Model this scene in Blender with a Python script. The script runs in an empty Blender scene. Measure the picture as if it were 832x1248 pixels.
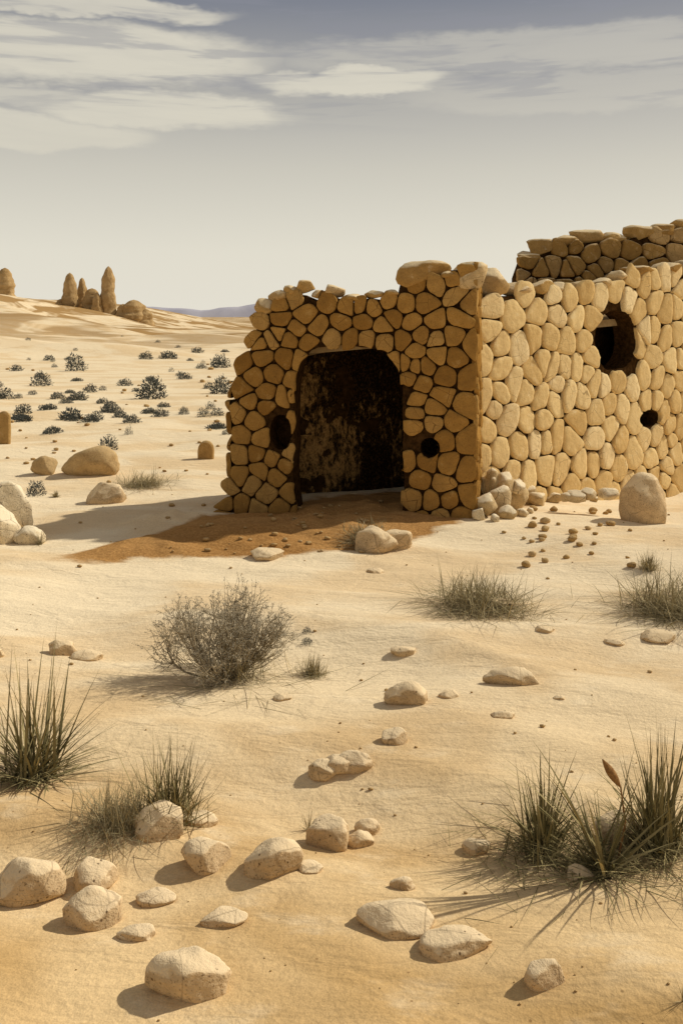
import bpy, bmesh, math, random
import numpy as np
from mathutils import Vector, noise, Matrix
random.seed(7)
S=bpy.context.scene
F=1100.0; H=2.76; CX=416.0; HY=385.0
def sm(t):
    t=max(0.0,min(1.0,t)); return t*t*(3-2*t)
def nz(x,y,z=0.0): return noise.noise(Vector((x,y,z)))
# ------------------------------------------------------------ terrain height
DUNES=[(-17,58,8,5,1.5),(-30,66,10,6,2.0),(-15,80,9,7,1.8),(-26,88,9,8,2.2),(-40,94,10,8,2.6),(-34,56,7,4,1.2),(-16,104,10,8,1.8),(-31,110,10,7,1.6),(-24,50,6,3.5,.8),(-7,70,6,5,.9)]
def gz(x,y):
    n=0.0
    near=1-sm((y-20)/30)
    if y<80:
        n+=near*(0.10*nz(x*.33+3.1,y*.55,1.0)+0.045*nz(x*.9+y*.3,y*1.5,5.0))
    if y<14:
        n+=(1-sm((y-9)/4))*(0.08*(1-abs(nz(x*.35+1.7,y*.9+x*.25,9.0))*2.2)-0.04)
    mid=sm((y-14)/20)
    n+=mid*0.26*nz(x*.09,y*.1,3.0)*(1-sm((y-300)/400))
    n-=0.45*sm((x-2.2)/4.0)*sm((y-11.5)/4.5)*(1-sm((y-25)/20))
    # low ridge, plus a slight rise under the painted ruin shadow
    if 8<y<14 and x<2:
        al=(x+.9)*.84+(y-11.6)*.54; ac=-(x+.9)*.54+(y-11.6)*.84
        n+=0.15*math.exp(-((x+2.3)/.55)**2-((y-12.15-.2*(x+2.3))/.25)**2)*(1+.5*nz(x*6,y*6,2))
        w=.40+.85*sm((al+2.6)/3.4)
        n+=0.06*sm((1.05-math.sqrt((al/2.7)**2+(ac/w)**2))/.35)*(1+nz(x*4,y*4,2))
    if y>35:
        e=1-sm((y-170)/140)
        n+=sm((y-42)/75)*(0.3+5.1*sm((-x-16)/32))*e
        if y<150:
            for dx,dy,rx,ry,hh in DUNES:
                a=(x-dx)/rx; b=(y-dy-(x-dx)*.35)/ry
                b+=.6*nz(x*.09,y*.09,dx)
                r2=a*a+b*b
                if r2<2.6:
                    k=math.exp(-a*a*1.3)*(math.exp(-(b*2.0)**2) if b<0 else math.exp(-(b*1.0)**2))
                    n+=hh*.6*k*sm((2.6-r2)/.8)
        n+=sm((y-300)/300)*2.0*nz(x*.004,y*.004,2.0)
    return n
def spot(u,v):
    """world point on the sand seen along a given bearing"""
    kx=(u-CX)/F; kz=(v-HY)/F
    d=H/kz
    for _ in range(14):
        d=.5*d+.5*(H-gz(kx*d,d))/kz
    return Vector((kx*d,d,gz(kx*d,d)))
# ------------------------------------------------------------ node helpers
class NT:
    def __init__(s,nt): s.nt=nt; nt.nodes.clear()
    def n(s,t): return s.nt.nodes.new(t)
    def l(s,a,b): s.nt.links.new(a,b)
    def setin(s,inp,v):
        if hasattr(v,'links'): s.l(v,inp)
        else: inp.default_value=v
    def m(s,op,a,b=0.0,c=0.0,clamp=False):
        nd=s.nt.nodes.new('ShaderNodeMath'); nd.operation=op; nd.use_clamp=clamp
        for i,v in enumerate((a,b,c)): s.setin(nd.inputs[i],v)
        return nd.outputs[0]
    def mix(s,f,a,b,mode='MIX'):
        nd=s.nt.nodes.new('ShaderNodeMix'); nd.data_type='RGBA'; nd.blend_type=mode
        s.setin(nd.inputs[0],f)
        for i,v in ((6,a),(7,b)):
            if isinstance(v,tuple) and len(v)==3: v=v+(1,)
            s.setin(nd.inputs[i],v)
        return nd.outputs[2]
    def rng(s,v,a,b,c=0.0,d=1.0,smooth=False):
        nd=s.nt.nodes.new('ShaderNodeMapRange')
        if smooth: nd.interpolation_type='SMOOTHSTEP'
        s.setin(nd.inputs[0],v)
        for i,q in enumerate((a,b,c,d)): nd.inputs[i+1].default_value=q
        return nd.outputs[0]
    def noise(s,vec,scale,detail=4,rough=.55,dist=0.0):
        nd=s.nt.nodes.new('ShaderNodeTexNoise'); s.l(vec,nd.inputs['Vector'])
        nd.inputs['Scale'].default_value=scale; nd.inputs['Detail'].default_value=detail
        nd.inputs['Roughness'].default_value=rough; nd.inputs['Distortion'].default_value=dist
        return nd.outputs[0]
    def vor(s,vec,scale,feat='F1'):
        nd=s.nt.nodes.new('ShaderNodeTexVoronoi'); nd.feature=feat; s.l(vec,nd.inputs['Vector'])
        nd.inputs['Scale'].default_value=scale
        return nd.outputs['Distance']
    def scale(s,vec,x,y,z):
        nd=s.nt.nodes.new('ShaderNodeVectorMath'); nd.operation='MULTIPLY'; s.l(vec,nd.inputs[0])
        nd.inputs[1].default_value=(x,y,z); return nd.outputs[0]
def newmat(name):
    m=bpy.data.materials.new(name); m.use_nodes=True; t=NT(m.node_tree)
    out=t.n('ShaderNodeOutputMaterial'); b=t.n('ShaderNodeBsdfDiffuse')
    b.inputs['Roughness'].default_value=.3
    t.l(b.outputs[0],out.inputs[0]); return m,t,b
def bump(t,b,h,strength,dist):
    bp=t.n('ShaderNodeBump'); bp.inputs['Strength'].default_value=strength; bp.inputs['Distance'].default_value=dist
    t.l(h,bp.inputs['Height']); t.l(bp.outputs[0],b.inputs['Normal'])
def mat_sand():
    m,t,b=newmat('sand')
    P=t.n('ShaderNodeNewGeometry').outputs['Position']
    sx=t.n('ShaderNodeSeparateXYZ'); t.l(P,sx.inputs[0])
    Pf=t.scale(P,1,1.9,1)
    big=t.noise(Pf,.42,3,.55,.5); med=t.noise(Pf,2.0,4,.6); fine=t.noise(P,120,1,.7); grit=t.noise(P,34,2,.7)
    near=t.rng(sx.outputs[1],3.1,8.5,0,1,True)
    base=t.mix(near,(.78,.575,.305),(.87,.73,.50))
    warm=t.mix(near,(.56,.36,.145),(.79,.61,.37))
    c=t.mix(t.rng(big,.44,.62,0,.95,True),base,warm)
    c=t.mix(t.rng(med,.52,.75,0,.4,True),c,(.91,.78,.55))
    # cast shadow of the ruin, painted brown into the sand colour
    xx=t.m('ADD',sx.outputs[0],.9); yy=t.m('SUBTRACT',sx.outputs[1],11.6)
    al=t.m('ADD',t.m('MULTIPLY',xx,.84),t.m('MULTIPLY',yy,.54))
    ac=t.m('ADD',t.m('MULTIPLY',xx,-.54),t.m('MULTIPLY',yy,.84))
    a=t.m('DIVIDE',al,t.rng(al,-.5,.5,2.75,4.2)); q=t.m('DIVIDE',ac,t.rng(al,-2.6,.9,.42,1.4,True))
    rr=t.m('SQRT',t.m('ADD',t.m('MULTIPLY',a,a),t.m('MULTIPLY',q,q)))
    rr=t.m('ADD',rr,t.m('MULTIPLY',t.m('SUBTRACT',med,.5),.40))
    shadow_brown=t.mix(t.rng(grit,.4,.65),(.34,.165,.045),(.47,.25,.08))
    shadow_brown=t.mix(t.rng(big,.4,.6,0,.35),shadow_brown,(.56,.33,.13))
    c=t.mix(t.rng(rr,.90,1.04,.97,0,True),c,shadow_brown)
    far=t.rng(sx.outputs[1],50,100,0,.95,True)
    band=t.noise(t.scale(P,.06,.13,1),1.0,3,.6,.6)
    c=t.mix(t.m('MULTIPLY',far,t.rng(band,.42,.54,.1,1,True)),c,(.36,.215,.08))
    c=t.mix(1.0,c,t.m('MULTIPLY',t.rng(fine,.3,.7,.88,1.07),t.rng(grit,.35,.7,.93,1.03)),'MULTIPLY')
    sp=t.m('MULTIPLY',t.rng(t.vor(P,9),.05,.075,1,0),t.rng(big,.5,.55,0,1))
    c=t.mix(t.m('MULTIPLY',sp,.6),c,(.22,.12,.05))
    t.l(c,b.inputs['Color'])
    h=t.m('ADD',t.m('MULTIPLY',grit,.35),t.m('MULTIPLY',t.noise(t.scale(P,1,2.4,1),2.6,3,.6,.4),2.2))
    bump(t,b,h,.42,.045)
    return m
def mat_stone(name,lo,hi,bl,dark=(.12,.06,.02),spk=.6,topl=0.0,mott=.6,t0=.42,t1=.68,crack=.7):
    m,t,b=newmat(name)
    g=t.n('ShaderNodeNewGeometry'); P=g.outputs['Position']; r=g.outputs['Random Per Island']
    n1=t.noise(P,6,4,.68); n2=t.noise(P,80,2,.75)
    c=t.mix(r,lo,hi)
    r2=t.m('FRACT',t.m('MULTIPLY',r,17.3))
    c=t.mix(t.rng(r2,.7,1,0,.6),c,bl)
    c=t.mix(t.rng(n1,.45,.72,0,mott),c,t.mix(.55,c,dark))
    c=t.mix(t.rng(n1,.42,.28,0,.5),c,bl)
    c=t.mix(t.rng(n2,.55,.68,0,spk),c,dark)
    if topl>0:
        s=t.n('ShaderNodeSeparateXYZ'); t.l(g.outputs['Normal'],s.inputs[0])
        f=t.rng(t.m('ADD',s.outputs[2],t.m('MULTIPLY',t.m('SUBTRACT',n1,.5),.9)),t0,t1,0,topl,True)  # pale tops over brown sides: sunlight and shade put into the colour
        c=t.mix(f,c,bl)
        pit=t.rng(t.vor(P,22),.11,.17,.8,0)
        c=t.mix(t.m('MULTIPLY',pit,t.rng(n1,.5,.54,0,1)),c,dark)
    if crack>0:
        crk=t.rng(t.m('ADD',t.vor(P,3.7,'DISTANCE_TO_EDGE'),t.m('MULTIPLY',n1,.06)),.034,.042,1,0)
        c=t.mix(t.m('MULTIPLY',crk,t.rng(r2,.5,.62,0,crack)),c,dark)
    t.l(c,b.inputs['Color'])
    h=t.m('ADD',t.noise(P,14,4,.7),t.m('MULTIPLY',n2,.25))
    bump(t,b,h,.55,.03)
    return m
def mat_simple(name,a,bc,sc=8,dist=.02,attr=False):
    m,t,b=newmat(name)
    g=t.n('ShaderNodeNewGeometry'); P=g.outputs['Position']
    f=g.outputs['Random Per Island'] if attr else t.rng(t.noise(P,sc,4,.7),.35,.65)
    c=t.mix(f,a,bc)
    t.l(c,b.inputs['Color'])
    if not attr: bump(t,b,t.noise(P,sc*4,3,.7),.5,dist)
    return m
def mat_soot():
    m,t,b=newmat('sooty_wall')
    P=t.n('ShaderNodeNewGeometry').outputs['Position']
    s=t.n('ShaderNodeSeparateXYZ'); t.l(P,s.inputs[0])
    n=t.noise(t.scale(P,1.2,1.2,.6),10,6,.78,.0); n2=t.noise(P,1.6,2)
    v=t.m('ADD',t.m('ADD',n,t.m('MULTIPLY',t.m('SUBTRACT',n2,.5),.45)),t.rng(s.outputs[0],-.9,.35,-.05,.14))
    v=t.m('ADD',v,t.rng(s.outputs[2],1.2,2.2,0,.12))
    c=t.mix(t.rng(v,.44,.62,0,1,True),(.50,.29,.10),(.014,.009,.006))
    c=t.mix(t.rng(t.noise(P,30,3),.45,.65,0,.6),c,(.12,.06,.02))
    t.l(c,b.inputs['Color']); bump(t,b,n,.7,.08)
    return m
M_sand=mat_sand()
M_left=mat_stone('cobble_painted_shade',(.28,.145,.035),(.44,.25,.07),(.54,.35,.13))  # darker cobble copy, wall shade put into the colour
M_right=mat_stone('cobble_painted_sun',(.66,.46,.20),(.80,.61,.31),(.86,.71,.44),spk=.3,mott=.28,crack=.5)  # paler cobble copy, sunlight put into the colour
M_upper=mat_stone('upper_course_stone',(.32,.18,.05),(.47,.28,.09),(.74,.56,.31),topl=.85)
M_cap=mat_stone('cap_stone',(.38,.22,.07),(.52,.33,.12),(.80,.65,.41),topl=.85,crack=.4)
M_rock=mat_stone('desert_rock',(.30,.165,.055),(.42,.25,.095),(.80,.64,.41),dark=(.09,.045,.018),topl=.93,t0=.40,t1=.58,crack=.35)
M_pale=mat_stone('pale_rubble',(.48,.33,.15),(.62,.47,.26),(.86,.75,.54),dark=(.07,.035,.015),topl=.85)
M_brown=mat_stone('brown_rock',(.38,.23,.085),(.48,.31,.12),(.62,.46,.25),dark=(.1,.05,.02),topl=.4,crack=0)
M_mortar=mat_simple('dark_mortar',(.022,.011,.004),(.075,.038,.014),14)
M_soot=mat_soot()
M_added_roof=mat_simple('added_roof_mat',(.3,.2,.1),(.42,.3,.16),6)
M_blade=mat_simple('dry_blade',(.18,.145,.07),(.52,.43,.25),8,.002,True)
M_blade2=mat_simple('olive_blade',(.10,.088,.038),(.42,.345,.17),8,.002,True)
M_twig=mat_simple('grey_twig',(.19,.15,.09),(.48,.40,.27),8,.002,True)
M_fleaf=mat_simple('grey_leaf',(.28,.25,.18),(.54,.48,.36),8,.002,True)
M_scrub=mat_simple('scrub_leaf',(.045,.05,.046),(.12,.125,.11),8,.002,True)
M_seed=mat_simple('seed_head',(.2,.1,.04),(.36,.2,.08),60,.004)
M_mtn=mat_simple('mountain_haze',(.40,.40,.48),(.50,.49,.55),.01,1)
M_far=mat_simple('far_sandstone',(.34,.215,.09),(.54,.38,.19),.9,.3)
# ------------------------------------------------------------ mesh helper
def mkobj(name,verts,faces,mats,smooth=True,parent=None,fm=None):
    me=bpy.data.meshes.new(name); me.from_pydata([tuple(v) for v in verts],[],faces); me.update()
    for m in (mats if isinstance(mats,(list,tuple)) else [mats]): me.materials.append(m)
    if smooth: me.polygons.foreach_set('use_smooth',[True]*len(me.polygons))
    if fm: me.polygons.foreach_set('material_index',fm)
    o=bpy.data.objects.new(name,me); S.collection.objects.link(o)
    if parent: o.parent=parent
    return o
# ------------------------------------------------------------ ground
ys=list(np.arange(-8,3,.3))+list(np.arange(3,18,.06)); y=18
while y<4000: ys.append(y); y*=1.015
xs=list(np.arange(-7,7.001,.07)); x=7.07; st=.08
while x<4000: xs.append(x); xs.append(-x); st*=1.045; x+=st
xs=sorted(xs)
V=[(x,y,gz(x,y)) for y in ys for x in xs]
nx=len(xs)
Fc=[(j*nx+i,j*nx+i+1,(j+1)*nx+i+1,(j+1)*nx+i) for j in range(len(ys)-1) for i in range(nx-1)]
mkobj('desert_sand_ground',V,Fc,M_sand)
# ------------------------------------------------------------ ruin
ruin=bpy.data.objects.new('stone_ruin',None); S.collection.objects.link(ruin)
def clip(poly,a,b,c):
    out=[]
    for i in range(len(poly)):
        p=poly[i]; q=poly[(i+1)%len(poly)]
        dp=a*p[0]+b*p[1]-c; dq=a*q[0]+b*q[1]-c
        if dp<=0: out.append(p)
        if (dp<0<dq) or (dq<0<dp):
            k=dp/(dp-dq); out.append((p[0]+k*(q[0]-p[0]),p[1]+k*(q[1]-p[1])))
    return out
def cell(i,seeds,bb,R):
    x,y=seeds[i]; poly=[(bb[0],bb[2]),(bb[1],bb[2]),(bb[1],bb[3]),(bb[0],bb[3])]
    for j,(a,b) in enumerate(seeds):
        if j==i: continue
        dx,dy=a-x,b-y
        if dx*dx+dy*dy>R*R: continue
        poly=clip(poly,dx,dy,dx*(a+x)/2+dy*(b+y)/2)
        if not poly: return poly
    return poly
def cen(poly):
    A=0;cx=0;cy=0
    for i in range(len(poly)):
        p=poly[i];q=poly[(i+1)%len(poly)];k=p[0]*q[1]-q[0]*p[1];A+=k;cx+=(p[0]+q[0])*k;cy+=(p[1]+q[1])*k
    if abs(A)<1e-9: return poly[0][0],poly[0][1],0
    return cx/(3*A),cy/(3*A),A/2
def inside(p,poly):
    c=False
    for i in range(len(poly)):
        a=poly[i];b=poly[i-1]
        if (a[1]>p[1])!=(b[1]>p[1]) and p[0]<(b[0]-a[0])*(p[1]-a[1])/(b[1]-a[1])+a[0]: c=not c
    return c
def hdist(h,p):
    cs,cz,rs,rz,e=h; return ((abs(p[0]-cs)/rs)**e+(abs(p[1]-cz)/rz)**e)**(1/e)
class Wall:
    def __init__(s,p0,p1,out=1):
        s.p0=Vector((p0[0],p0[1],0)); s.d=Vector((p1[0]-p0[0],p1[1]-p0[1],0)); s.L=s.d.length; s.t=s.d/s.L
        s.n=Vector((s.t.y,-s.t.x,0))*out
    def P(s,a,z,o):
        v=s.p0+s.t*a+s.n*o; return Vector((v.x,v.y,z))
    def uv(s,u,v):
        k=(u-CX)/F
        a=(k*s.p0.y-s.p0.x)/(s.t.x-k*s.t.y); y=s.p0.y+s.t.y*a
        return (a,H-(v-HY)/F*y)
def build_wall(name,W,outline,holes,mat,spc,thick=.35,depth=.10,gap=.014,inset=.05,insl=0,seed=1,aspect=1.15,miss=.015,rag=.035,jit=.42,extra=.22,er=.22):
    rnd=random.Random(seed)
    cu=bpy.data.curves.new(name,'CURVE'); cu.dimensions='2D'; cu.fill_mode='BOTH'; cu.extrude=thick/2
    def spl(pts):
        sp=cu.splines.new('POLY'); sp.points.add(len(pts)-1)
        for i,p in enumerate(pts): sp.points[i].co=(p[0],p[1],0,1)
        sp.use_cyclic_u=True
    g0=cen(outline)
    spl([(p[0]+(insl if p[0]<g0[0]-W.L*.38 else 0),p[1]-(inset if p[1]>g0[1] else 0)) for p in outline])
    for h in holes:
        pts=[]
        for i in range(56):
            a=2*math.pi*i/56; c,s_=math.cos(a),math.sin(a)
            r=1/((abs(c))**h[4]+(abs(s_))**h[4])**(1/h[4]); r*=1.02+.04*nz(c*2+h[0],s_*2+h[1],seed)+.03*nz(c*9,s_*9,seed+h[0])
            pts.append((h[0]+h[2]*r*c,h[1]+h[3]*r*s_))
        spl(pts)
    tmp=bpy.data.objects.new('t',cu); S.collection.objects.link(tmp)
    bpy.context.view_layer.update()
    me=bpy.data.meshes.new_from_object(tmp)
    bpy.data.objects.remove(tmp)
    vv=[W.P(v.co.x,v.co.y,-thick/2-.015+v.co.z) for v in me.vertices]
    ff=[tuple(p.vertices) for p in me.polygons]
    mkobj(name+'_core',vv,ff,M_mortar,False,ruin)
    a0=min(p[0] for p in outline)-.06;a1=max(p[0] for p in outline)+.05
    z0=-.6;z1=max(p[1] for p in outline)+.25
    bb=(a0,a1,z0,z1)
    seeds=[];row=0;z=z0+spc*.3
    while z<z1:
        a=a0+spc*(.25 if row%2 else .7)
        while a<a1:
            if rnd.random()<.9: seeds.append((min(a1-.05,max(a0+.05,a+rnd.uniform(-jit,jit)*spc)),z+rnd.uniform(-jit,jit)*spc))
            if rnd.random()<extra: seeds.append((a+rnd.uniform(-.5,.5)*spc,z+rnd.uniform(-.5,.5)*spc))
            a+=spc
        z+=spc*.86*aspect; row+=1
    seeds=[p for p in seeds if a0<p[0]<a1 and z0<p[1]<z1]
    for it in range(2):
        ns=[]
        for i in range(len(seeds)):
            c=cell(i,seeds,bb,spc*3)
            if len(c)>2:
                g=cen(c); ns.append((g[0]*.6+seeds[i][0]*.4,g[1]*.6+seeds[i][1]*.4))
        seeds=ns
    vs=[];fs=[]
    for i in range(len(seeds)):
        c=cell(i,seeds,bb,spc*3)
        if len(c)<3: continue
        g=cen(c)
        if not inside((g[0],g[1]),outline): continue
        if any(hdist(h,g)<1 for h in holes): continue
        if rnd.random()<miss and g[2]<spc*spc*.7: continue
        pts=[]
        for k in range(len(c)):
            p=c[k];q=c[(k+1)%len(c)]; L=math.hypot(q[0]-p[0],q[1]-p[1])
            if L<.05: pts.append(((p[0]+q[0])/2,(p[1]+q[1])/2)); continue
            e=er
            pts.append((p[0]*(1-e)+q[0]*e,p[1]*(1-e)+q[1]*e)); pts.append((p[0]*.5+q[0]*.5,p[1]*.5+q[1]*.5)); pts.append((p[0]*e+q[0]*(1-e),p[1]*e+q[1]*(1-e)))
        n2=[]
        for k in range(len(pts)):
            p=pts[k];q=pts[(k+1)%len(pts)]
            n2.append((p[0]*.75+q[0]*.25,p[1]*.75+q[1]*.25)); n2.append((p[0]*.25+q[0]*.75,p[1]*.25+q[1]*.75))
        pts=n2; o2=[]
        for p in pts:
            for h in holes:
                d=hdist(h,p)
                if d<1.02 and d>0:
                    k=1.0+rag*nz(p[0]*5,p[1]*5,3); p=(h[0]+(p[0]-h[0])*k/d,h[1]+(p[1]-h[1])*k/d)
            o2.append(p)
        pts=o2; g=cen(pts)
        if g[2]<.004: continue
        gp=gap*rnd.uniform(.4,1.7); D=depth*rnd.uniform(.75,1.2); tx,tz=rnd.uniform(-.09,.09),rnd.uniform(-.09,.09)
        b0=len(vs); K=len(pts); ph=rnd.random()*100
        for sc,o in ((1,-.4),(1,.45),(.985,.75),(.945,.92),(.65,1.0)):
            for p in pts:
                dx,dz=p[0]-g[0],p[1]-g[1]; r=math.hypot(dx,dz)+1e-6
                w=1+.06*nz(p[0]*9,p[1]*9,ph)
                k=sc*w*max(.3,(r-gp)/r)
                A=g[0]+dx*k;Z=g[1]+dz*k
                off=D*o+(tx*dx+tz*dz)*sc+.014*nz(A*8,Z*8,ph)
                vs.append(W.P(A,Z,off))
        vs.append(W.P(g[0],g[1],D+.01*nz(g[0]*8,g[1]*8,ph)))
        for q in range(4):
            for k in range(K):
                k2=(k+1)%K; fs.append((b0+q*K+k,b0+q*K+k2,b0+(q+1)*K+k2,b0+(q+1)*K+k))
        for k in range(K): fs.append((b0+4*K+k,b0+4*K+(k+1)%K,b0+5*K))
    mkobj(name+'_stones',vs,fs,mat,True,ruin)
A=(-1.62,12.68);B=(1.78,12.1);C=(1.97,12.95);D=(8.53,18.30);E=(8.0,20.0);G=(-1.25,13.85);K2=(3.35,15.6)
W1=Wall(A,B)
top1=[(304,392),(312,374),(334,364),(348,352),(366,350),(385,358),(402,352),(425,361),(450,354),(470,357),(484,352),(488,334),(500,327),(560,326),(581,330)]
ol=[W1.uv(u,v) for u,v in top1]
ol=[(W1.uv(264,640)[0],-.5),W1.uv(268,628),W1.uv(281,560),W1.uv(288,480),W1.uv(294,425)]+ol
ol[-1]=(W1.L-.01,ol[-1][1]); ol.append((W1.L-.01,-.5))
def hole(W,u,v,w,h,e=2.2):
    c=W.uv(u,v); l=W.uv(u-w/2,v); r=W.uv(u+w/2,v); t=W.uv(u,v-h/2); return (c[0],c[1],(r[0]-l[0])/2,t[1]-c[1],e)
d=hole(W1,424,540,132,230,4.6)
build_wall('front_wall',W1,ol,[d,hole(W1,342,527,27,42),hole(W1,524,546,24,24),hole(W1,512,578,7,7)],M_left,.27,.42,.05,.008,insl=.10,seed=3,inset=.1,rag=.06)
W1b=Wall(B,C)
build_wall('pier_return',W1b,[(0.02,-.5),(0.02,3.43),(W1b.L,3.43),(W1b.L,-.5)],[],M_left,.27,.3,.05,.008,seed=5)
W2=Wall(C,D)
top2=[(584,350),(600,354),(626,352),(640,352),(690,349),(740,345),(770,336),(800,330),(840,327)]
o2=[W2.uv(u,v) for u,v in top2]; o2=[(0.01,-.9)]+[(0.01,o2[0][1])]+o2[1:]+[(W2.L,3.8),(W2.L,-.9)]
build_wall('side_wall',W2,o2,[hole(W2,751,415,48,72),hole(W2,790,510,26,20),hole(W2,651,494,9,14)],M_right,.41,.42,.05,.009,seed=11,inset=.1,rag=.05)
W3=Wall(D,E); build_wall('end_wall',W3,[(0,-.9),(0,3.7),(W3.L*.5,3.3),(W3.L,3.0),(W3.L,-.9)],[],M_right,.42,depth=.05,seed=12)
W4=Wall(E,K2); build_wall('rear_wall',W4,[(0,-.9),(0,3.0),(W4.L*.5,3.4),(W4.L,2.6),(W4.L,-.9)],[],M_left,.45,depth=.05,seed=13)
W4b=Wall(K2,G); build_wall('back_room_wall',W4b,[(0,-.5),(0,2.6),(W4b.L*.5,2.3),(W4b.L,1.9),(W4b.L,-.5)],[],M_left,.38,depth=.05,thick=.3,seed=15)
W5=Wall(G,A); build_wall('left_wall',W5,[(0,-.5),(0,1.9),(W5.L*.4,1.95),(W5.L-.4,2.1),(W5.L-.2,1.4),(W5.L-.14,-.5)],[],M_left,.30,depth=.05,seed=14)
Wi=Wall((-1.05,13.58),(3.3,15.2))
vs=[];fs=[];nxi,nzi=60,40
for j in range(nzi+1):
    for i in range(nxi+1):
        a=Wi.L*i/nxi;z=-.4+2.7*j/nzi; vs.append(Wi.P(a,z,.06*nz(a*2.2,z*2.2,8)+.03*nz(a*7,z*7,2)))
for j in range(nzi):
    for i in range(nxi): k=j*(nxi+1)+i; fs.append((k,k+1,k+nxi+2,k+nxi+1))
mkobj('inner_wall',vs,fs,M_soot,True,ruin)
ins=[(-1.30,12.98),(1.5,12.5),(1.75,13.2),(8.0,18.3),(7.6,19.5),(3.3,15.4),(-1.05,13.75)]
vs=[Vector((x,y,2.40 if x<2 else 2.8)) for x,y in ins]+[Vector((x,y,2.52 if x<2 else 2.92)) for x,y in ins]
n=len(ins); vs[0].z-=.25;vs[n].z-=.25;vs[n-1].z-=.4;vs[2*n-1].z-=.4
fs=[tuple(range(n))[::-1],tuple(range(n,2*n))]+[(i,(i+1)%n,n+(i+1)%n,n+i) for i in range(n)]
mkobj('added_shade_roof',vs,fs,M_added_roof,False,ruin)  # unseen slab added to keep light out of the interior
W6=Wall((3.15,17.2),(8.1,17.9))
t6=[(632,335),(640,312),(662,300),(700,294),(740,290),(765,293),(772,286),(800,283),(850,280)]
o6=[W6.uv(u,v) for u,v in t6]; o6=[(o6[0][0],2.2)]+o6+[(o6[-1][0],2.2)]
build_wall('upper_wall',W6,o6,[],M_upper,.44,.4,.09,.012,seed=21,aspect=.8)
# ------------------------------------------------------------ rocks
ICO={}
def ico(n):
    if n not in ICO:
        bm=bmesh.new(); bmesh.ops.create_icosphere(bm,subdivisions=n,radius=1)
        ICO[n]=([v.co.copy() for v in bm.verts],[tuple(v.index for v in f.verts) for f in bm.faces]); bm.free()
    return ICO[n]
def rockverts(c,sx,sy,sz,seed,sub=4,rot=None,cuts=9,boxy=.0,sink=.22,hard=.95):
    r=random.Random(seed); vs,fs=ico(sub); off=Vector((r.random()*50,r.random()*50,r.random()*50))
    pl=[]
    for _ in range(cuts):
        n=Vector((r.gauss(0,1),r.gauss(0,1),r.gauss(0,.8))).normalized(); pl.append((n,r.uniform(.58,.88)))
    th=r.uniform(-.5,.5) if rot is None else rot; M=Matrix.Rotation(th,3,'Z'); out=[]
    for v in vs:
        p=v.copy()
        if boxy:
            k=(abs(p.x)**4+abs(p.y)**4+abs(p.z)**4)**.25; p=p.lerp(p/k,boxy)
        p*=1+.24*noise.noise(v*1.3+off)
        for n,d in pl:
            k=p.dot(n)-d
            if k>0: p-=n*k*hard
        p*=1+.05*noise.noise(v*4+off)+.02*noise.noise(v*11+off)
        p=M@Vector((p.x*1.15,p.y*1.15,p.z*1.15))
        z=(p.z+1-sink*2)/(2-2*sink)*sz
        out.append(Vector((c[0]+p.x*sx/2,c[1]+p.y*sy/2,c[2]+z)))
    return out,fs
def rock(u,v,w,h,name='boulder',mat=None,dr=.66,seed=None,boxy=0,cuts=7,sub=4,parent=None):
    p=spot(u,v); d=p.y; wm=w/F*d; D=wm*dr
    cy=d+D*.42; sl=H/d
    hm=h/F*d; sz=max((.54 if h>.45*w else .30)*wm,hm-D*sl*.45)
    vs,fs=rockverts((p.x*cy/d,cy,gz(p.x,cy)-.01),wm,D,sz,seed if seed is not None else int(u*7+v),sub,boxy=boxy,cuts=cuts,hard=.84)
    return mkobj(name,vs,fs,mat or M_rock,True,parent)
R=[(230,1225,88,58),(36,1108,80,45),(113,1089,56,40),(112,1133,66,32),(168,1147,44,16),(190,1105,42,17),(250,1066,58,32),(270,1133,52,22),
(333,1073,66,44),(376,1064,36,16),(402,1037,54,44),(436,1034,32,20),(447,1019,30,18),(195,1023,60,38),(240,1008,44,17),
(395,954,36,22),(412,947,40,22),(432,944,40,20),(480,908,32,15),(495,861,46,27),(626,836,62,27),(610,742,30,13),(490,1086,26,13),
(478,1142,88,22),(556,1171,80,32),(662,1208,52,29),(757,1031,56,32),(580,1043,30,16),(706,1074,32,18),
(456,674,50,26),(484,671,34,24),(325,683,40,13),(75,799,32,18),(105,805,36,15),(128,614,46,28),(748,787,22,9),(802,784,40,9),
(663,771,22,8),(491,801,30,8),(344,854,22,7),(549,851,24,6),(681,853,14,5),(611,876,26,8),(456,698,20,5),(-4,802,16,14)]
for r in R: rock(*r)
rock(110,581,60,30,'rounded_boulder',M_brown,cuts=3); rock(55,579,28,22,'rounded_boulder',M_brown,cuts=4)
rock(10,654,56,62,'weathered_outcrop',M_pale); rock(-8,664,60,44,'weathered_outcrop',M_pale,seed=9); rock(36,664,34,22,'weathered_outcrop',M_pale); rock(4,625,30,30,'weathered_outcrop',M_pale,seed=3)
rock(789,638,60,60,'boulder',M_rock,cuts=8,seed=5)
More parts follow.
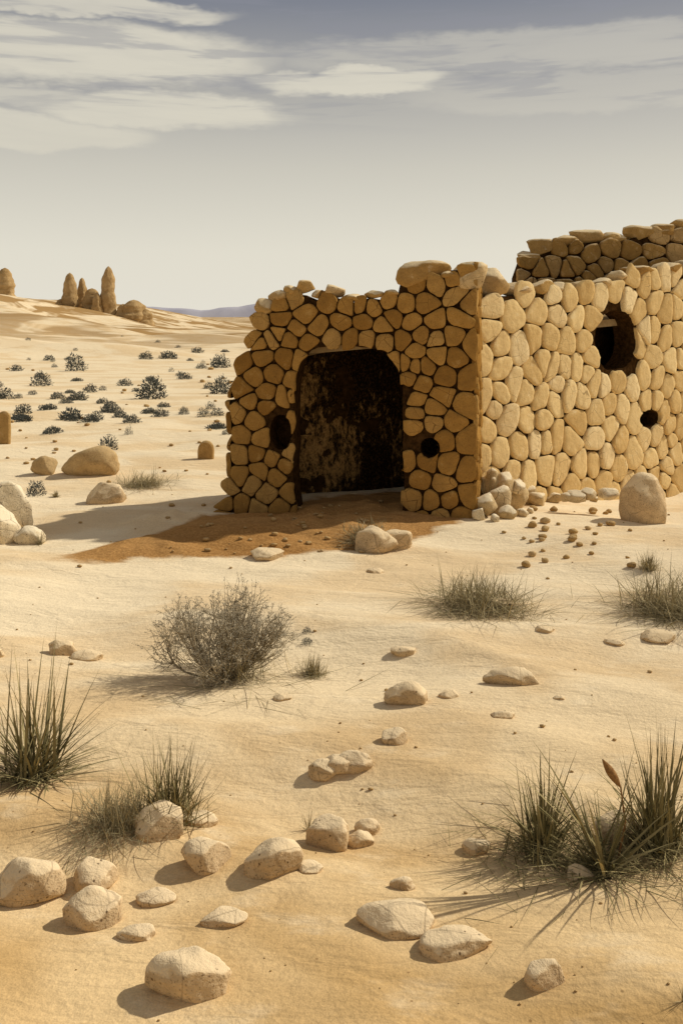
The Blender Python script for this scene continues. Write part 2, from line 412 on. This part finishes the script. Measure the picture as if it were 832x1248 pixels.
def stele(u,v,w,h,name):
    p=spot(u,v); wm=w/F*p.y/2; hm=h/F*p.y; vs=[];fs=[];prof=[]
    for i in range(13):
        a=math.pi*i/12; prof.append((wm*math.cos(a)*1.0,hm-wm*1.1+wm*1.1*math.sin(a)))
    prof=[(wm*.98,-.1),(wm*1.03,hm*.4)]+prof+[(-wm*1.04,hm*.4),(-wm,-.1)]
    n=len(prof); T=wm*.9
    for s,o in ((.86,-T/2),(1,-T/2+.025),(1,T/2-.025),(.86,T/2)):
        for x,z in prof: vs.append(Vector((p.x+x*s+.01*nz(x*9,z*9,o*9),p.y+o,p.z+z*(.5+.5*s))))
    for q in range(3):
        for k in range(n): k2=(k+1)%n; fs.append((q*n+k,q*n+k2,(q+1)*n+k2,(q+1)*n+k))
    fs.append(tuple(range(n))[::-1]); fs.append(tuple(3*n+k for k in range(n)))
    mkobj(name,vs,fs,M_brown,False)
stele(251,559,19,22,'standing_stone'); stele(5,541,15,40,'standing_stone')
vs=[];fs=[]
def addrock(VS,FS,*a,**k):
    v,f=rockverts(*a,**k); b=len(VS); VS.extend(v); FS.extend([tuple(i+b for i in q) for q in f])
rr=random.Random(4)
for u,v,w,h in [(590,630,26,30),(606,626,30,34),(626,622,30,36),(596,604,22,26),(612,600,26,24),(630,600,18,16),(642,614,22,22),(655,616,22,16),(600,590,16,18),(618,632,20,14),(584,634,16,14),(673,612,20,12),(690,610,14,10),(702,609,24,12),(716,607,18,12),(740,606,24,11),(637,630,14,9),(647,626,10,7),(603,636,12,8),(725,612,9,6)]:
    if v<612: dd=12.75; c=Vector(((u-CX)/F*dd,dd,H-(v-HY)/F*dd))
    else: c=spot(u,v); c.y+=.05
    d_=c.y; addrock(vs,fs,c,w/F*d_*1.05,w/F*d_,h/F*d_,int(u+v*3),3,cuts=10,sink=.15)
mkobj('rubble_heap',vs,fs,M_pale)
vs=[];fs=[]
def caps(W,lst,sub=3):
    for i,(u,v,w,h) in enumerate(lst):
        a,z=W.uv(u,v); p=W.P(a,z-.05,-.14); s=p.y/F
        addrock(vs,fs,p,w*s,.42,h*s,int(u*3+v),sub,rot=math.atan2(W.t.y,W.t.x),boxy=.6,cuts=8,sink=.06)
caps(W1,[(318,376,22,16),(336,366,22,16),(352,355,18,12),(369,352,20,16),(385,359,14,10),(404,356,24,14),(430,362,20,9),(455,358,24,9),(476,358,16,10),(517,343,60,28),(572,346,42,30),(545,334,20,10)])
caps(W2,[(606,352,38,30),(640,355,34,16),(668,353,28,16),(690,350,20,10),(712,350,24,12),(738,347,28,12),(760,339,24,12),(786,333,34,12),(818,329,36,12),(850,328,38,14)])
caps(W6,[(645,318,28,16),(664,306,34,18),(690,298,34,14),(716,294,40,19),(748,292,34,12),(782,288,38,16),(812,284,36,14),(835,282,30,18)])
mkobj('cap_stones',vs,fs,M_cap,True,ruin)
vs=[];fs=[]
rr=random.Random(11)
for i in range(34):
    u=rr.uniform(636,770);v=rr.uniform(618,692)
    c=spot(u,v); s=rr.uniform(5,12)/F*c.y; addrock(vs,fs,c,s,s*.8,s*.6,i,2,sink=.1)
for i in range(60):
    u=rr.uniform(200,470);v=rr.uniform(616,675); c=spot(u,v); s=rr.uniform(3,9)/F*c.y; addrock(vs,fs,c,s,s*.8,s*.5,i+50,2,sink=.1)
for i in range(170):
    v=600+650*rr.random()**1.2;u=rr.uniform(-60,890); c=spot(u,v); s=rr.choice([2,3,3,4,7])/F*c.y*rr.uniform(.5,1.1); addrock(vs,fs,c,s,s*.8,s*.5,i+150,1,sink=.1)
for i in range(60):
    v=440+150*rr.random();u=rr.uniform(-30,285); c=spot(u,v); s=rr.uniform(3,7)/F*c.y; addrock(vs,fs,c,s,s*.8,s*.5,i+450,2,sink=.1)
mkobj('scattered_pebbles',vs,fs,M_brown)
# ------------------------------------------------------------ plants
def blade(VS,FS,base,az,el,L,w,droop,rnd,seg=5):
    d=Vector((math.cos(az)*math.cos(el),math.sin(az)*math.cos(el),math.sin(el))); side=Vector((-math.sin(az),math.cos(az),0))
    side=(side+Vector((rnd.uniform(-.6,.6),rnd.uniform(-.6,.6),rnd.uniform(-.4,.4)))).normalized()
    b=len(VS); p=Vector(base)
    for i in range(seg+1):
        t=i/seg; ww=w*(.75+.5*t if t<.4 else (1-t)/.6*.95)
        if i==seg: VS.append(p.copy())
        else: VS.append(p-side*ww*.5); VS.append(p+side*ww*.5)
        p=p+d*L/seg; d=(d+Vector((0,0,-droop/seg))).normalized()
        if p.z<base[2]: p.z=base[2]+.006
    for i in range(seg-1): FS.append((b+2*i,b+2*i+1,b+2*i+3,b+2*i+2))
    FS.append((b+2*seg-2,b+2*seg-1,b+2*seg))
def tuft(u,v,w,h,n,name='grass_tussock',mat=None,bw=.006,elmin=.15,droop=.5,spread=.06,seed=0,VF=None,elmax=1.5,pw=1.0):
    rnd=random.Random(seed+int(u)+int(v)); c=spot(u,v); s=c.y/F; R=w*s/2; Hh=h*s
    VS,FS=VF if VF else ([],[])
    for i in range(n):
        az=rnd.uniform(0,2*math.pi); q=rnd.random()**pw; el=elmin+(elmax-elmin)*q
        L=1/math.sqrt((math.cos(el)/R)**2+(math.sin(el)/Hh)**2)*rnd.uniform(.55,1.12)*(1+droop*.15)
        b=(c.x+rnd.gauss(0,spread)*R,c.y+rnd.gauss(0,spread)*R,0)
        b=(b[0],b[1],gz(b[0],b[1])-.004)
        blade(VS,FS,b,az,el,L,bw*rnd.uniform(.5,1.3),droop*rnd.uniform(.3,1.3),rnd)
    if VF is None: return mkobj(name,VS,FS,mat or M_blade,False)
def tussock(u,v,w,h,n,name='grass_tussock',seed=0):
    """dense dome of fine dry blades with a skirt lying on the sand"""
    VF=([],[])
    tuft(u,v,w,h,n,bw=.007,elmin=.25,spread=.34,droop=.6,VF=VF,seed=seed,pw=1.5)
    tuft(u,v,w*1.25,h*.6,int(n*1.3),bw=.006,elmin=.02,elmax=.65,spread=.33,droop=.25,VF=VF,seed=seed+1)
    tuft(u-14,v+2,w*1.5,h*.2,n//3,bw=.005,elmin=.0,elmax=.12,spread=.2,droop=.0,VF=VF,seed=seed+2)
    return mkobj(name,VF[0],VF[1],M_blade,False)
tussock(585,738,150,46,520)
tussock(826,748,150,56,520)
tussock(450,660,64,28,300); tussock(176,592,72,20,300)
tuft(790,694,38,26,300,name='small_shrub',bw=.005,elmin=.1,spread=.2)
tuft(381,824,42,30,420,name='small_shrub',bw=.0035,elmin=.1,spread=.25)
tuft(594,625,40,105,46,name='dry_grass',bw=.005,elmin=.8,spread=.3,droop=.7)
tuft(48,664,34,20,60,name='dry_grass',bw=.006,elmin=.3)
tuft(376,1012,36,30,36,name='dry_grass',bw=.003,elmin=.5)
tuft(832,1222,34,40,20,name='dry_grass',bw=.003,elmin=.5)
tuft(68,606,16,10,120,name='small_shrub',bw=.01)
VF=([],[])
tuft(40,948,165,165,150,bw=.016,elmin=.3,droop=.45,spread=.13,VF=VF)
tuft(40,950,190,90,150,bw=.008,elmin=.1,elmax=1.0,droop=.4,spread=.15,VF=VF,seed=2)
mkobj('yucca_plant',VF[0],VF[1],M_blade2,False)
tuft(-14,800,50,30,80,name='yucca_plant',mat=M_blade2,bw=.008,elmin=.3)
VF=([],[])
tuft(208,1000,125,100,280,bw=.007,elmin=.35,droop=.35,spread=.22,VF=VF)
tuft(212,1000,60,115,36,bw=.008,elmin=.9,droop=.2,spread=.22,VF=VF)
mkobj('spiky_shrub',VF[0],VF[1],M_blade2,False)
VF=([],[])
tuft(148,1004,120,58,700,bw=.0035,elmin=.05,spread=.34,VF=VF)
tuft(120,1010,190,18,110,bw=.005,elmin=.0,elmax=.15,droop=0,spread=.25,VF=VF)
mkobj('small_shrub',VF[0],VF[1],M_blade,False)
def yucca(u,v,w,h,n,seed,skirt=1):
    VF=([],[])
    tuft(u,v,w,h,n,bw=.014,elmin=.45,droop=.55,spread=.12,VF=VF,seed=seed)
    tuft(u,v,w*.9,h*1.12,n//5,bw=.014,elmin=.9,droop=.3,spread=.1,VF=VF,seed=seed+7)
    tuft(u,v,w*1.15,h*.5,int(n*1.6),bw=.008,elmin=.2,droop=.4,spread=.2,VF=VF,seed=seed+1)
    tuft(u,v+8,w*1.9*skirt,h*.26,int(n*3),bw=.0045,elmin=.0,elmax=.5,droop=.1,spread=.35,VF=VF,seed=seed+2)
    return mkobj('yucca_plant',VF[0],VF[1],M_blade2,False)
yucca(660,1040,140,118,90,1); yucca(800,1036,155,150,120,2,.8)
VF=([],[])
c=spot(736,1066)
rnd=random.Random(5)
for i in range(34):
    az=rnd.uniform(0,6.28); blade(VF[0],VF[1],(c.x+rnd.gauss(0,.02),c.y+rnd.gauss(0,.02),c.z-.005),az,rnd.uniform(.7,1.3),rnd.uniform(.3,.66),.016,.45,rnd)
for i in range(14):
    blade(VF[0],VF[1],(c.x+rnd.gauss(0,.02),c.y+rnd.gauss(0,.02),c.z-.005),math.pi+rnd.gauss(0,.35),rnd.uniform(.95,1.25),rnd.uniform(.66,.86),.02,.75,rnd,8)
for i in range(140):
    az=rnd.uniform(0,6.28); blade(VF[0],VF[1],(c.x+rnd.gauss(0,.05),c.y+rnd.gauss(0,.05),c.z+.005),az,rnd.uniform(.02,.35),rnd.uniform(.15,.52),.009,.2,rnd)
mkobj('yucca_plant',VF[0],VF[1],M_blade2,False)
c=spot(752,1052); s=c.y/F
def tube(VS,FS,a,b,ra,rb,n=4):
    d=(b-a)
    if d.length<1e-6: return
    d.normalize(); x=d.orthogonal().normalized(); y=d.cross(x); k=len(VS)
    for p,r in ((a,ra),(b,rb)):
        for i in range(n):
            t=2*math.pi*i/n; VS.append(p+(x*math.cos(t)+y*math.sin(t))*r)
    for i in range(n): FS.append((k+i,k+(i+1)%n,k+n+(i+1)%n,k+n+i))
VS=[];FS=[]; tipb=c+Vector((4*s,.0,92*s)); tipa=c+Vector((-18*s,.0,126*s))
tube(VS,FS,c,c+Vector((10*s,0,50*s)),.006,.005); tube(VS,FS,c+Vector((10*s,0,50*s)),tipb,.005,.004)
n=10
for i in range(n):
    t0=i/n;t1=(i+1)/n; r0=.022*math.sin(math.pi*(t0*.9+.05));r1=.022*math.sin(math.pi*(t1*.9+.05))
    tube(VS,FS,tipb.lerp(tipa,t0),tipb.lerp(tipa,t1),r0,r1,8)
mkobj('dry_seed_stalk',VS,FS,M_seed)
def shrub(u,v,w,h,name,seed,leafn=22000):
    rnd=random.Random(seed); c=spot(u,v); s=c.y/F; R=w*s/2; Hh=h*s
    VS=[];FS=[];tips=[]
    lobes=[]
    for i in range(14):
        a=rnd.uniform(0,2*math.pi); q=rnd.uniform(.3,.8)
        lobes.append((Vector((math.cos(a)*q*R,math.sin(a)*q*R*.8,Hh*rnd.uniform(.4,.8)*(1-.3*q*q))),R*rnd.uniform(.2,.32)))
    lobes+= [(Vector((-R*.12,0,Hh*.7)),R*.3),(Vector((R*.3,0,Hh*.78)),R*.28),(Vector((-R*.7,0,Hh*.42)),R*.3),(Vector((-R*.5,0,Hh*.66)),R*.26),(Vector((R*.66,0,Hh*.5)),R*.26),(Vector((R*.1,-.1,Hh*.45)),R*.3)]
    def path(a,b,ra,rb,bend,seg=5):
        prev=a; m=Vector((rnd.gauss(0,1),rnd.gauss(0,1),rnd.gauss(0,.4)))*bend; pts=[a]
        for i in range(1,seg+1):
            t=i/seg; q=a.lerp(b,t)+m*math.sin(t*math.pi)*(b-a).length-Vector((0,0,.15*math.sin(t*math.pi)*(b-a).length))
            q.z=max(q.z,c.z+.01); tube(VS,FS,prev,q,ra+(rb-ra)*(i-1)/seg,ra+(rb-ra)*t,4); prev=q; pts.append(q)
        return pts
    for lc,lr in lobes:
        t=c+lc; pts=path(c+Vector((rnd.gauss(0,.02),rnd.gauss(0,.02),-.01)),t,.010,.004,.08)
        for k in range(34):
            st=rnd.choice(pts[2:]); dd=Vector((rnd.gauss(0,1),rnd.gauss(0,1),rnd.gauss(.35,.8))).normalized()
            e=t+dd*lr*rnd.uniform(.55,1.0); e.z=max(e.z,c.z+.02)
            sub=path(st,e,.0026,.0012,.06,3)
            for q in range(7):
                s2=rnd.choice(sub[1:]); d2=(dd*.8+Vector((rnd.gauss(0,.6),rnd.gauss(0,.6),rnd.gauss(.2,.5)))).normalized()
                e2=s2+d2*lr*rnd.uniform(.15,.42); e2.z=max(e2.z,c.z+.01)
                tube(VS,FS,s2,e2,.0012,.0005,3); tips.append((s2,e2))
    nb=len(FS)
    for i in range(leafn):
        a,b=rnd.choice(tips); p=a.lerp(b,rnd.uniform(.2,1.15)); d1=Vector((rnd.gauss(0,1),rnd.gauss(0,1),rnd.gauss(.3,1))).normalized(); d2=d1.orthogonal().normalized()
        L=rnd.uniform(.006,.016); k=len(VS); VS+= [p-d2*L*.22,p+d2*L*.22,p+d1*L]; FS.append((k,k+1,k+2))
    fm=[0]*nb+[1]*(len(FS)-nb)
    return mkobj(name,VS,FS,[M_twig,M_fleaf],False,fm=fm)
shrub(272,826,200,110,'desert_shrub',5)
VF=([],[])
tuft(292,828,150,70,260,bw=.004,elmin=.1,spread=.2,droop=.1,VF=VF)
tuft(280,832,340,16,150,bw=.005,elmin=.0,elmax=.15,spread=.25,droop=.0,VF=VF)
mkobj('dry_grass',VF[0],VF[1],M_blade,False)
VS=[];FS=[]
rr=random.Random(23)
L=[(92,452,26,20),(185,486,36,26),(270,480,30,20),(50,470,24,16),(268,448,26,16),(132,548,24,17),(248,508,16,11),(28,504,22,12),(178,432,18,9),(86,512,30,14),(44,604,24,18),(110,478,18,10),(196,508,20,10),(60,430,14,7),(152,470,18,9),(118,512,18,12),(160,515,22,10),(205,437,22,9),(135,497,18,8),(6,486,22,14),(95,488,24,10),(224,505,14,9),(70,486,18,8),(20,452,16,8),(240,430,16,7),(225,462,18,8),(374,772,12,8),(374,786,14,9),(130,598,14,6)]
for i in range(60):
    v=412+120*rr.random()**1.1; k=.35+(v-408)/150
    L.append((rr.uniform(-60,282),v,rr.uniform(9,24)*k,rr.uniform(5,10)*k))
for i,(u,v,w,h) in enumerate(L):
    c=spot(u,v); s=c.y/F; R=w*s/2;Hh=h*s; rnd=random.Random(i)
    for k in range(int(200+w*14)):
        d=Vector((rnd.gauss(0,1),rnd.gauss(0,1),abs(rnd.gauss(0,1)))).normalized()
        q=rnd.random()**.4*(1+.3*nz(d.x*2.5+i,d.y*2.5,d.z*2.5))
        p=c+Vector((d.x*R*q,d.y*R*q,d.z*Hh*q)); o=(d+Vector((rnd.gauss(0,.5),rnd.gauss(0,.5),rnd.gauss(.2,.5)))).normalized()
        e=o.orthogonal().normalized(); Lf=R*rnd.uniform(.12,.26); b=len(VS); VS+=[p-e*Lf*.22,p+e*Lf*.22,p+o*Lf]; FS.append((b,b+1,b+2))
mkobj('distant_scrub',VS,FS,M_scrub,False)
# ------------------------------------------------------------ far spires
def spire(u,v,w,h,seed,name='rock_spire',d=118):
    x=(u-CX)/F*d; s=d/F; z0=H-(v-HY)*s; g=gz(x,d); VS=[];FS=[];n=26;m=26
    zt=z0+h*s; zb=min(g,z0)-1
    for j in range(m+1):
        t=j/m; z=zb+(zt-zb)*t; pr=(1-t**3.2)**.5*(1-.12*t) if t<1 else .0
        pr=max(.02,pr)*(1+.07*math.sin(t*17+seed)+.04*math.sin(t*41+seed))
        for i in range(n):
            a=2*math.pi*i/n; r=w*s/2*pr*(1+.2*nz(math.cos(a)*1.4+seed,math.sin(a)*1.4,t*3)+.12*nz(math.cos(a)*5,math.sin(a)*5+seed,t*2))
            VS.append(Vector((x+r*math.cos(a),d+r*math.sin(a),z)))
    for j in range(m):
        for i in range(n): FS.append((j*n+i,j*n+(i+1)%n,(j+1)*n+(i+1)%n,(j+1)*n+i))
    FS.append(tuple(m*n+i for i in range(n)))
    mkobj(name,VS,FS,M_far)
spire(132,378,20,54,1);spire(85,378,20,46,2);spire(100,376,14,38,3,d=121);spire(112,377,26,26,4,d=119);spire(118,378,14,22,14,d=117);spire(6,362,26,36,5);spire(-14,362,22,30,6)
spire(163,386,34,21,7,'rock_mound'); spire(177,388,24,12,8,'rock_mound'); spire(74,378,18,14,9,'rock_mound'); spire(150,380,20,10,12,'rock_mound')
VS=[];FS=[];n=160
for i in range(n+1):
    x=-1500+3000*i/n
    hh=30+14*nz(x*.006,0,3)+8*nz(x*.02,0,7)
    for j,(yy,k) in enumerate(((1760,0),(1780,.6),(1800,1),(1840,.5),(1880,0))): VS.append(Vector((x,yy+10*nz(x*.02,j,1),-4+(hh+4)*k*(.82+.3*nz(x*.012,j*.7,5)))))
for i in range(n):
    for j in range(4): FS.append((i*5+j,(i+1)*5+j,(i+1)*5+j+1,i*5+j+1))
mkobj('distant_mountains',VS,FS,M_mtn)
# ------------------------------------------------------------ light
to_sun=Vector((.95,.33,0)).normalized(); el=math.radians(40)
to_sun=Vector((to_sun.x*math.cos(el),to_sun.y*math.cos(el),math.sin(el)))
sl=bpy.data.lights.new('sun','SUN'); sl.energy=3.9; sl.angle=math.radians(1.2); sl.color=(1,.93,.80)
so=bpy.data.objects.new('sun',sl); so.rotation_euler=to_sun.to_track_quat('Z','Y').to_euler(); so.location=(20,5,20); S.collection.objects.link(so)
w=bpy.data.worlds.new('World'); S.world=w; w.use_nodes=True; t=NT(w.node_tree)
out=t.n('ShaderNodeOutputWorld'); bg=t.n('ShaderNodeBackground'); bg.inputs[1].default_value=.1; t.l(bg.outputs[0],out.inputs[0])
sky=t.n('ShaderNodeTexSky'); sky.sky_type='NISHITA'; sky.sun_disc=False; sky.sun_elevation=el; sky.sun_rotation=math.atan2(to_sun.x,to_sun.y); sky.dust_density=4; sky.air_density=1
tc=t.n('ShaderNodeTexCoord').outputs['Generated']; sp=t.n('ShaderNodeSeparateXYZ'); t.l(tc,sp.inputs[0])
X,Z=sp.outputs[0],sp.outputs[2]
ramp=t.n('ShaderNodeValToRGB'); t.l(Z,ramp.inputs[0]); cr=ramp.color_ramp
stops=[(0,(.87,.83,.72)),(.07,(.81,.77,.66)),(.16,(.63,.595,.51)),(.235,(.44,.42,.385)),(.33,(.20,.21,.25)),(.55,(.26,.235,.215)),(1,(.26,.235,.215))]
cr.elements[0].position=0; cr.elements[0].color=stops[0][1]+(1,); cr.elements[1].position=1; cr.elements[1].color=stops[-1][1]+(1,)
for p,c in stops[1:-1]: e=cr.elements.new(p); e.color=c+(1,)
warp=t.noise(t.scale(tc,3,3,9),1.8,3,.6); warp2=t.noise(t.scale(tc,4,4,12),3.0,4,.62); st=t.noise(t.scale(tc,2.2,2.2,22),2.5,4,.6,.3)
Xw=t.m('ADD',X,t.m('MULTIPLY',t.m('SUBTRACT',warp,.5),.18)); Zw=t.m('ADD',Z,t.m('MULTIPLY',t.m('SUBTRACT',warp2,.5),.035))
def dirof(u,v):
    q=Vector(((u-CX)/F,1,(HY-v)/F)).normalized(); return q.x,q.z
cl=None
for u,v,ww,hh,k in [(90,62,250,38,1.0),(205,134,160,22,1),(430,100,130,19,1),(50,160,150,22,.9),(90,4,180,14,.9),(640,62,330,26,.45),(30,115,110,14,.6),(250,76,90,18,.7),(720,110,260,24,.3)]:
    a,e=dirof(u,v); dx=t.m('DIVIDE',t.m('SUBTRACT',Xw,a),ww/F); dz=t.m('DIVIDE',t.m('SUBTRACT',Zw,e),hh/F)
    r=t.m('SQRT',t.m('ADD',t.m('MULTIPLY',dx,dx),t.m('MULTIPLY',dz,dz))); f=t.rng(r,.65,1.08,k,0,True)
    cl=f if cl is None else t.m('MAXIMUM',cl,f)
cl=t.m('MULTIPLY',cl,t.rng(st,.32,.6,.74,1.0))
col=t.mix(cl,ramp.outputs[0],(.72,.67,.55))
dk=t.m('MULTIPLY',t.rng(st,.50,.40,0,1,True),t.rng(Z,.19,.25,0,.35,True))
col=t.mix(dk,col,(.26,.26,.30))
col=t.mix(1.0,col,(8.8,8.8,8.8),'MULTIPLY')
ns=t.mix(1.0,sky.outputs[0],(.16,.15,.13),'MULTIPLY')
col=t.mix(1.0,col,ns,'ADD')
t.l(col,bg.inputs[0])
# ------------------------------------------------------------ camera
cd=bpy.data.cameras.new('camera'); cam=bpy.data.objects.new('camera',cd); S.collection.objects.link(cam)
cd.sensor_fit='HORIZONTAL'; cd.sensor_width=36; cd.lens=F/832*36; cd.shift_y=-(624-HY)/832; cd.clip_end=10000; cd.clip_start=.05
cam.location=(0,0,H); cam.rotation_euler=(math.radians(90),0,0); S.camera=cam
S.view_settings.view_transform='Standard'; S.view_settings.look='None'; S.view_settings.exposure=0
